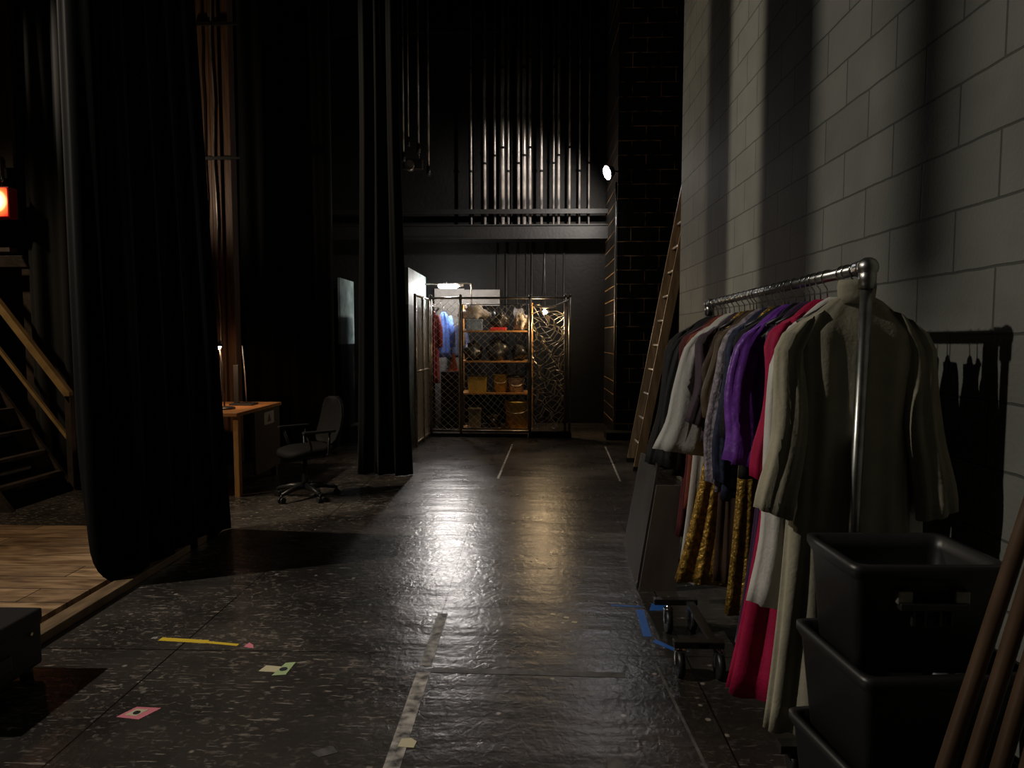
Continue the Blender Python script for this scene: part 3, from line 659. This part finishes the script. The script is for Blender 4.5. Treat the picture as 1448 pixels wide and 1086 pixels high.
MB().hexa([(-.01, -.06, .0012), (.05, -.05, .0012), (.055, .07, .0012), (.01, .06, .0012)], [(-.01, -.06, .002), (.05, -.05, .002), (.055, .07, .002), (.01, .06, .002)]).build('cross_piece', 'tape_green', t)
MB().lathe((.022, 0, .002), [(.018, 0), (.018, .0008)], 12).build('centre_dot', 'tape_dark', t)
tape('floor_tape', [(-.49, 2.40), (-.43, 2.395), (-.425, 2.435), (-.45, 2.455), (-.485, 2.45)], 'tape_cream', 'rounded cream tape scrap on the white line', .0022)
tape('floor_tape', [(.27, 2.28), (.33, 2.28), (.33, 2.36), (.27, 2.36)], 'tape_grey', 'small grey tape square at the bottom edge of the floor')
tape('floor_tape', [(-.80, 2.36), (-.73, 2.40), (-.70, 2.36), (-.76, 2.33)], 'tape_grey', 'faint greenish grey scrap left of the white line')
strip('floor_tape', (.45, 3.76), (.615, 3.745), .018, 'tape_blue', 'short blue tape strip pointing across to the plywood sheet')
strip('floor_tape', (.60, 3.70), (.585, 3.36), .042, 'tape_blue', 'blue tape strip running along the floor seam by the caster')
tape('floor_tape', [(.65, 3.69), (.77, 3.70), (.78, 3.80), (.68, 3.79)], 'tape_blue', 'ragged blue tape patch in front of the plywood sheet')
tape('floor_tape', [(.60, 3.30), (.70, 3.19), (.70, 3.23), (.62, 3.33)], 'tape_blue', 'thin blue tape curl between the two casters')
strip('floor_tape', (.575, 3.05), (.62, 2.2), .012, 'tape_grey', 'thin pale seam tape along the edge of the hardboard')
for i, (x, y) in enumerate(((.10, 3.62), (.17, 3.58), (.21, 3.52))):
    tape('paint_chip', [(x, y), (x + .03, y - .01), (x + .035, y + .012), (x + .01, y + .02)], 'tape_cream', 'cream paint chip on the hardboard, %s of the little trail' % ['farthest', 'middle', 'nearest'][i], group='cream chips')

# ------------------------------------------------------------------ ladder
def ladder():
    t = empty('wooden_ladder', (1.2, 8.0, 0), 'tall wooden ladder leaning in the recess beside the brick pier', 'ladder')
    top = Vector((.92, 0, 4.95)); d = top.normalized(); n = Vector((d.z, 0, -d.x))
    def rail(y, w, th, mt):
        hw = n * w / 2
        a = [Vector((0, y, 0)) - hw, Vector((0, y, 0)) + hw, Vector((0, y + th, 0)) + hw, Vector((0, y + th, 0)) - hw]
        for p in a: p.z = 0
        MB().hexa(a, [p + top for p in (Vector((0, y, 0)) - hw, Vector((0, y, 0)) + hw, Vector((0, y + th, 0)) + hw, Vector((0, y + th, 0)) - hw)]).build('side_rail', mt, t)
    rail(.26, .09, .03, 'ladderwood'); rail(-.31, .10, .035, 'ladderwood')
    k = .28
    while k < top.length - .15:
        p = d * k
        MB().tube([p + Vector((0, -.275, 0)), p + Vector((0, .26, 0))], .015, 8).build('rung', 'ladderedge', t); k += .29
    for y in (-.31, .26): MB().box((-.05, y - .005, 0), (.05, y + .04, .045), .004).build('foot', 'blackplastic', t)
    return t
ladder()

# ------------------------------------------------------------------ leaning sheets
tag(MB().hexa([(.63, 4.03, 0), (.645, 4.03, 0), (.695, 4.95, 0), (.68, 4.95, 0)], [(.75, 4.03, .77), (.765, 4.03, .77), (.815, 4.98, .66), (.80, 4.98, .66)]).build('scenery_panel', 'greypanel'), 'low grey panel leaning with its edge to the aisle', 'panel')
t = empty('plywood_sheet', (.64, 3.985, 0), 'brown plywood sheet standing under the black coats', 'sheet')
MB().hexa([(0, 0, 0), (.22, 0, 0), (.22, .02, 0), (0, .02, 0)], [(.10, .02, .63), (.26, .02, .63), (.26, .04, .63), (.10, .04, .63)]).build('sheet', 'plywood', t)

# ------------------------------------------------------------------ clothes rack
RX = 1.105
def RZ(y): return 1.732 - (y - 2.3) * .0105
t = empty('clothes_rack', (RX, 3.3, 0), 'long galvanised pipe clothes rack against the grey block wall', 'clothes rack')
def lp(x, y, z): return (x - RX, y - 3.3, z)
MB().tube([lp(RX, 2.29, RZ(2.3)), lp(RX, 4.31, RZ(4.3))], .0205, 16).build('rail', 'steel', t)
for y in (2.3, 4.3):
    x2 = RX - .035 if y < 3 else RX
    MB().tube([lp(x2, y, .10), lp(RX, y, RZ(y) - .01)], .0195, 16).build('post', 'steel', t)
    MB().ball(lp(RX, y, RZ(y)), .034).tube([lp(RX, y, RZ(y)), lp(RX, y, RZ(y) - .07)], .028, 14).tube([lp(RX, y, RZ(y)), lp(RX, y + (.06 if y < 3 else -.06), RZ(y))], .028, 14).build('elbow', 'steel', t)
    f = MB().box(lp(RX - .25, y - .025, .075), lp(RX + .25, y + .025, .105), .004).build('foot_bar', 'blackmetal', t)
    for s in (-.2, .2):
        MB().tube([lp(RX + s - .012, y, .035), lp(RX + s + .012, y, .035)], .035, 16).tube([lp(RX + s, y, .035), lp(RX + s, y, .085)], .01, 8).build('caster', 'blackplastic', f)

def hanger(y, label, hook_m='chrome', bar_m='blackplastic', drop=.10, half=.17, free=False):
    z = RZ(y); e1, e2, e3 = ((.075, .04, .006) if free else (.125, .075, .016))
    t = empty('clothes_hanger', (RX, y, z), label, 'hanger', 'hangers on the clothes rack', rz=random.uniform(-.06, .06))
    r = .026; pts = [(r * math.cos(a), 0, r * math.sin(a) - .002) for a in [PI * (-.15 + 1.15 * k / 10) for k in range(11)]]
    pts = [(p[0], 0, p[2]) for p in pts][::1]
    pts = pts + [(-.020, 0, -.022), (-.002, 0, -.045), (0, 0, -drop + .01)]
    MB().tube(pts, .0028, 6).build('hook', hook_m, t)
    bar = [(-half, 0, -drop - e1), (-half * .6, 0, -drop - e2), (-.05, 0, -drop - e3), (0, 0, -drop), (.05, 0, -drop - e3), (half * .6, 0, -drop - e2), (half, 0, -drop - e1)]
    MB().tube(bar, [.008, .010, .011, .012, .011, .010, .008], 8).build('shoulder_bar', bar_m, t)
    if free: MB().tube([(-half, 0, -drop - .075), (half, 0, -drop - .075)], .005, 6).build('trouser_bar', bar_m, t)
    return t

def garment(y, m, label, cat='dress', length=1.4, sh=.205, hemw=.24, sl=.6, slw=.06, slo=.06, th=.035, hth=.05, folds=7, fa=.25, seed=0, collar=None, parts=None, waist=None, dz=.085, slm=None, flutter=0.0, cuff=None, name='hanging_garment', skew=0.0):
    zt = RZ(y) - dz
    t = empty(name, (RX, y, zt), label, cat, 'clothes on the rack')
    rnd = random.Random(seed); ph = rnd.uniform(0, 6)
    def prof(u):
        # half width by drop u (m)
        if u < .10:
            k = u / .10; return .05 + (sh - .05) * (k ** .75)
        v = (u - .10) / max(length - .10, .01)
        w = sh * (1 - .12 * math.sin(min(v * 3, 1) * PI / 2)) if waist is None else sh + (waist - sh) * min(v * 2.6, 1)
        return w + (hemw - w) * (v ** 1.5)
    rows = [0, .015, .035, .06, .085, .11, .15, .22, .32] + [.32 + (length - .32) * k / 12 for k in range(1, 13)]
    rings = []; NA = 72
    for u in rows:
        v = u / length; hw = prof(u); td = th * min(1, .35 + u * 6) + (hth - th) * v
        ring = []
        for k in range(NA):
            a = 2 * PI * k / NA; c, s = math.cos(a), math.sin(a)
            w = 1 + fa * (.15 + .85 * v) * math.sin(folds * 2 * a + ph + .8 * math.sin(a * 3 + u * 1.7))
            x = hw * math.copysign(abs(c) ** .85, c) * (1 + .06 * v * math.sin(9 * a + ph)) + skew * v * v
            yy = td * s * w + .012 * v * math.sin(7 * c + ph + u * 4)
            z = -u - flutter * v ** 6 * math.sin(a * 5 + ph)
            if u < .12: z -= .055 * min(1, abs(c)) ** 1.3 * min(1, u / .06) * .5
            ring.append((x, yy, z))
        rings.append(ring)
    MB().loft(rings).build('body', m, t)
    if collar:
        MB().loft([[((.055 + .012 * q) * math.cos(2 * PI * k / 24), .035 * math.sin(2 * PI * k / 24) - .004, zz) for k in range(24)] for q, zz in ((0, -.03), (.3, .0), (.6, .03), (.2, .05))], cap=False).build('collar', collar, t, solid=.006)
    if sl:
        for s in (-1, 1):
            R = []; n = 13
            for k in range(n + 1):
                v = k / n; cx = s * (sh * .68 + sh * .20 * min(v * 7, 1) + slo * v ** .8 + .012 * math.sin(v * 7 + ph)); z = -.075 - sl * v - .012 * min(v * 7, 1); cy = -.012 - .03 * v + .014 * math.sin(v * 5 + seed)
                rw = (.052 + (slw - .052) * v) * (1 + .025 * math.sin(v * 15 + ph)); rd = min(rw * .62, .042)
                R.append([(cx + rw * math.cos(2 * PI * j / 22) * (1 + .12 * v * math.sin(j * 1.9 + ph)), cy + rd * math.sin(2 * PI * j / 22) * (1 + .3 * math.sin(j * 2.1 + v * 4 + ph)), z + .022 * math.cos(2 * PI * j / 22) * s * (v if k else 0) + (-.0 if k else .03 * -s * math.cos(2 * PI * j / 22))) for j in range(22)])
            so = MB().loft(R).build('sleeve', slm or m, t)
            if cuff:
                MB().loft([[(R[q][j][0] + (R[q][j][0] - s * (sh * .86 + slo)) * .10, R[q][j][1] * 1.1, R[q][j][2]) for j in range(22)] for q in (n - 1, n)]).build('cuff', cuff, so)
    return t

F = dict(
    robe=fabric('cream_wool', (.32, .295, .22), .85, var=.15), white=fabric('white_satin', (.62, .59, .55), .5, var=.08), crimson=fabric('crimson_cloth', (.42, .006, .060), .7, var=.2),
    plum=fabric('dark_plum_velvet', (.045, .012, .06), .8, sheen=.2), purple=fabric('purple_satin', (.20, .055, .42), .4, var=.35, vscale=20, bump=.3, bscale=25), black=fabric('black_suit_cloth', (.012, .011, .011), .7),
    gloss=fabric('black_leather', (.012, .012, .014), .3), navy=fabric('dark_blue_lace', (.025, .03, .075), .7, var=.6, vscale=40), lace=fabric('silver_lavender_lace', (.36, .31, .36), .6, var=.6, vscale=45, bump=.4),
    gold=fabric('gold_brocade', (.62, .36, .07), .38, metal=.55, var=.7, vscale=42, bump=.7, bscale=45), gold2=fabric('old_gold_lame', (.48, .29, .06), .4, metal=.6, var=.6, vscale=60, bump=.5, bscale=70),
    brown=fabric('dark_brown_cloth', (.055, .028, .016), .7), blouse=fabric('white_cotton', (.52, .50, .47), .75, var=.08), ivory=fabric('ivory_cotton', (.55, .50, .46), .7, var=.1),
    rust=fabric('rust_cloth', (.23, .055, .028), .7), maroon=fabric('maroon_cloth', (.10, .018, .02), .75), charcoal=fabric('charcoal_cloth', (.013, .012, .012), .75), dim=fabric('brown_grey_cloth', (.020, .017, .016), .75),
    mauve=fabric('mauve_cloth', (.07, .045, .06), .7), rose=fabric('gold_trim_cloth', (.09, .06, .03), .6))
RACK = [
    (2.375, 'robe', 'long cream high-necked robe at the near end of the rack', 'robe', dict(length=1.54, sh=.215, hemw=.245, sl=.66, slw=.062, slo=.075, th=.045, hth=.06, fa=.30, folds=6, seed=1, collar=F['robe'], skew=-.02)),
    (2.475, 'white', 'white gown with long satin sleeves behind the cream robe', 'gown', dict(length=1.02, sh=.205, hemw=.22, sl=1.03, slw=.095, slo=.035, seed=2)),
    (2.60, 'crimson', 'floor-length crimson dress with a wide skirt', 'dress', dict(length=1.52, sh=.195, hemw=.335, sl=.60, slw=.06, slo=.035, hth=.075, folds=6, fa=.22, seed=3, flutter=.012)),
    (2.715, 'plum', 'dark plum velvet gown over the crimson skirt', 'gown', dict(length=1.38, sh=.19, hemw=.27, sl=0, hth=.06, seed=4)),
    (2.81, 'gloss', 'shiny black jacket between the plum gown and the purple blouse', 'jacket', dict(length=.72, sh=.165, hemw=.17, sl=0, seed=5)),
    (2.905, 'purple', 'bright purple satin blouse', 'blouse', dict(length=.68, sh=.215, hemw=.24, sl=.58, slw=.08, slo=.045, fa=.5, folds=9, seed=6)),
    (2.985, 'charcoal', 'charcoal top behind the purple blouse', 'top', dict(length=.75, sh=.19, hemw=.20, sl=.5, seed=7)),
    (3.07, 'gold2', 'slim old-gold long skirt piece under the purple blouse', 'dress', dict(length=1.40, sh=.175, hemw=.215, sl=0, seed=8)),
    (3.15, 'navy', 'dark blue lace top with a ragged hem', 'top', dict(length=.86, sh=.20, hemw=.225, sl=.72, slw=.055, slo=.045, flutter=.03, seed=9)),
    (3.235, 'lace', 'silver lavender lace tunic with ruffled sleeves', 'tunic', dict(length=.84, sh=.21, hemw=.225, sl=.74, slw=.06, slo=.055, fa=.45, folds=10, flutter=.03, seed=10)),
    (3.32, 'rose', 'dull gold trimmed top behind the lace tunic', 'top', dict(length=.7, sh=.195, hemw=.205, sl=.45, seed=11)),
    (3.405, 'brown', 'dark brown long dress beside the gold brocade gown', 'dress', dict(length=1.36, sh=.175, hemw=.18, sl=.3, seed=12)),
    (3.505, 'gold', 'gold brocade gown with a flared glittering skirt', 'gown', dict(length=1.40, sh=.165, hemw=.35, sl=0, hth=.06, fa=.3, seed=13)),
    (3.595, 'mauve', 'mauve blouse squeezed beside the white blouses', 'blouse', dict(length=.68, sh=.20, hemw=.21, sl=.5, seed=14)),
    (3.685, 'blouse', 'white blouse with wide bell sleeves', 'blouse', dict(length=.74, sh=.225, hemw=.25, sl=.66, slw=.15, slo=.085, fa=.35, seed=15)),
    (3.775, 'ivory', 'long ivory gown reaching almost to the floor', 'gown', dict(length=1.50, sh=.205, hemw=.28, sl=.62, slw=.07, slo=.06, hth=.05, seed=16)),
    (3.86, 'rust', 'rust red dress behind the ivory gown', 'dress', dict(length=1.1, sh=.215, hemw=.23, sl=.45, seed=17)),
    (3.935, 'maroon', 'dark maroon long coat near the far end of the rack', 'coat', dict(length=1.28, sh=.215, hemw=.26, sl=.55, seed=18)),
    (4.01, 'black', 'black tailcoat, third coat from the far post', 'coat', dict(length=.94, sh=.235, hemw=.27, sl=.80, slw=.08, slo=.09, seed=19)),
    (4.10, 'charcoal', 'charcoal coat, second coat from the far post', 'coat', dict(length=.92, sh=.23, hemw=.29, sl=.80, slw=.075, slo=.10, seed=20)),
    (4.19, 'dim', 'brown-grey coat next to the far post', 'coat', dict(length=.90, sh=.24, hemw=.30, sl=.82, slw=.075, slo=.11, seed=21)),
]
for i, (y, fk, lab, cat, kw) in enumerate(RACK):
    garment(y, F[fk], lab, cat, **kw)
    hanger(y, 'hanger carrying the ' + lab.split(',')[0].split(' at the ')[0].split(' behind ')[0].split(' between ')[0].split(' near the ')[0].split(' next to ')[0], 'chrome', ('legwood', 'blackplastic', 'brownwood')[i % 3])
for y, lab in ((2.435, 'empty black hanger just behind the cream robe'), (2.66, 'empty black hanger above the crimson dress'), (2.76, 'empty black hanger above the plum gown'), (3.03, 'empty black hanger above the old-gold skirt'), (3.45, 'empty black hanger beside the gold brocade gown')):
    hanger(y, lab, 'chrome', 'brownwood' if 'wooden' in lab else 'blackplastic', free=True, half=.17)

# dolly under the clothes
t = empty('wheeled_dolly', (.76, 3.2, 0), 'small black wheeled dolly under the hanging clothes', 'dolly')
for y in (-.24, .25): 
    bb = MB().box((-.13, y - .022, .135), (.09, y + .022, .165), .004).build('cross_bar', 'blackmetal', t)
MB().box((-.02, -.262, .135), (.02, -.218, .16)).box((.03, -.22, .14), (.07, .23, .16), .003).build('side_bar', 'blackmetal', t)
for x, y in ((-.06, .225), (-.10, -.235), (.07, .26), (.07, -.25)):
    w = MB().tube([(x - .014, y, .058), (x + .014, y, .058)], .058, 22).build('caster_wheel', 'blackplastic', t)
    MB().tube([(x, y, .10), (x, y, .14)], .012, 8).box((x - .022, y - .012, .05), (x - .016, y + .012, .12)).box((x + .016, y - .012, .05), (x + .022, y + .012, .12)).box((x - .022, y - .02, .112), (x + .022, y + .02, .122)).build('fork', 'chrome', w)

# ------------------------------------------------------------------ stacked bins
def bin_(c, w, d, z, h, rz, label, contents=None, deep=True):
    t = empty('storage_bin', (c[0], c[1], z), label, 'storage bin', 'stacked black bins', rz)
    k = .88; th = .006
    def rect(hw, hd, zz, r=.03, n=5):
        out = []
        for sx, sy, a0 in ((1, 1, 0), (-1, 1, PI / 2), (-1, -1, PI), (1, -1, 1.5 * PI)):
            for q in range(n): a = a0 + (PI / 2) * q / (n - 1); out.append((sx * (hw - r) + r * math.cos(a), sy * (hd - r) + r * math.sin(a), zz))
        return out
    outer = [rect(w / 2 * k, d / 2 * k, 0), rect(w / 2 * .985, d / 2 * .985, h - .045), rect(w / 2, d / 2, h - .04), rect(w / 2 + .01, d / 2 + .01, h - .02), rect(w / 2 + .01, d / 2 + .01, h)]
    inner = [rect(w / 2 - .012, d / 2 - .012, h), rect(w / 2 - .016, d / 2 - .016, h - .04), rect(w / 2 * k - th, d / 2 * k - th, th + .01)]
    MB().loft(outer + inner).build('body', 'blackplastic', t)
    return t, w, d, h
T, w, d, h = bin_((1.055, 1.945), .40, .30, .60, .30, .02, 'open black plastic bin on top of the stack')
la = MB().box((-.09, -d / 2 - .022, .185), (.09, -d / 2 + .002, .205), .004).build('handle', 'blackplastic', T)
for x in (-.075, .075): MB().box((x - .02, -d / 2 - .014, .20), (x + .02, -d / 2 + .004, .235), .004).build('latch', 'frame', T)
for x in (-.05, -.02, .02, .05): MB().box((x - .004, -d / 2 - .012, .14), (x + .004, -d / 2 + .006, .18), .002).build('rib', 'blackplastic', T)
T2, *_ = bin_((1.09, 1.965), .46, .38, .30, .31, .10, 'black bin in the middle of the stack'); 
T3, *_ = bin_((1.10, 1.985), .48, .40, 0, .31, .16, 'black bin on the floor at the bottom of the stack')
tag(MB().lump((0, 0, .07), (.14, .09, .085), 31, .2).build('folded_cloth', F['black'], loc=(1.05, 1.95, .615)), 'dark cloth bundle lying inside the open top bin', 'cloth')

# ------------------------------------------------------------------ brown poles leaning in the corner
for i in range(5):
    x0 = .925 + .036 * i; y0 = 1.46 - .035 * i
    lab = 'brown round pole leaning on the block wall, %s from the bins' % ORD[i]
    a = Vector((x0 - .155 + .005 * i, y0 + .02, 0)); b_ = Vector((1.545, y0 + .10, 2.66 + .04 * i - .0))
    tag(MB().tube([a, b_], .0175, 16).build('wooden_pole', 'pole'), lab, 'pole', 'leaning brown poles')

# ------------------------------------------------------------------ lights
def light(name, typ, loc, energy, col, aim=None, **k):
    l = bpy.data.lights.new(name, typ); l.energy = energy; l.color = col
    for a, v in k.items(): setattr(l, a, v)
    o = bpy.data.objects.new(name, l); C.objects.link(o); o.location = loc
    if aim: o.rotation_euler = (Vector(aim) - Vector(loc)).to_track_quat('-Z', 'Y').to_euler()
    return o
light('stage_light_near', 'SPOT', (-7.0, 2.1, 5.7), 900, (1, .93, .80), (.6, 3.0, 1.0), spot_size=math.radians(62), spot_blend=.5, shadow_soft_size=.07)
light('stage_light_far', 'SPOT', (-6.5, 5.6, 5.5), 560, (1, .84, .64), (1.0, 6.1, 1.4), spot_size=math.radians(64), spot_blend=.5, shadow_soft_size=.07)
light('stage_fill', 'SPOT', (-7.2, 3.2, 6.2), 420, (1, .78, .52), (-4.9, 5.5, .4), spot_size=math.radians(58), spot_blend=.7, shadow_soft_size=.12)  # added fill lamp to brighten the stairs and deck, no visible source
light('column_fill', 'SPOT', (-4.6, 7.05, 3.2), 30, (1, .78, .58), (-3.6, 8.0, 3.9), spot_size=math.radians(120), spot_blend=.8, shadow_soft_size=.1)  # unseen fill lamp, added to brighten the timber column
light('flood_beam', 'SPOT', (1.0, 10.18, 3.86), 480, (1, .90, .82), (.0, 11.8, 3.3), spot_size=math.radians(100), spot_blend=.8, shadow_soft_size=.06)
light('strip_glow', 'POINT', (-1.36, 11.2, 2.28), 34, (1, .95, .92), shadow_soft_size=.06)
light('strip_beam', 'SPOT', (-1.36, 11.15, 2.30), 120, (1, .93, .88), (-.95, 5.2, 0), spot_size=math.radians(42), spot_blend=1.0, shadow_soft_size=.10)
light('cage_bulb_glow', 'POINT', (.20, 10.56, 1.84), 25, (1, .70, .38), shadow_soft_size=.04)
light('desk_glow', 'SPOT', (-3.065, 6.6, 1.37), 16, (1, .58, .32), (-3.35, 7.1, .80), spot_size=math.radians(125), spot_blend=.6, shadow_soft_size=.03)

w = bpy.data.worlds.new('World'); bpy.context.scene.world = w; w.use_nodes = True
w.node_tree.nodes['Background'].inputs[0].default_value = (.9, .95, 1, 1); w.node_tree.nodes['Background'].inputs[1].default_value = .0

# ------------------------------------------------------------------ camera
cam = bpy.data.cameras.new('camera'); co = bpy.data.objects.new('camera', cam); C.objects.link(co)
cam.sensor_width = 36; cam.lens = 965 / 1448 * 36; cam.clip_start = .05
co.location = (0, 0, 1.5); co.rotation_euler = (math.radians(90 - 3.8535), 0, math.radians(1.658))
sc = bpy.context.scene; sc.camera = co
sc.view_settings.view_transform = 'Standard'; sc.view_settings.look = 'None'; sc.view_settings.gamma = 1; sc.view_settings.exposure = .3
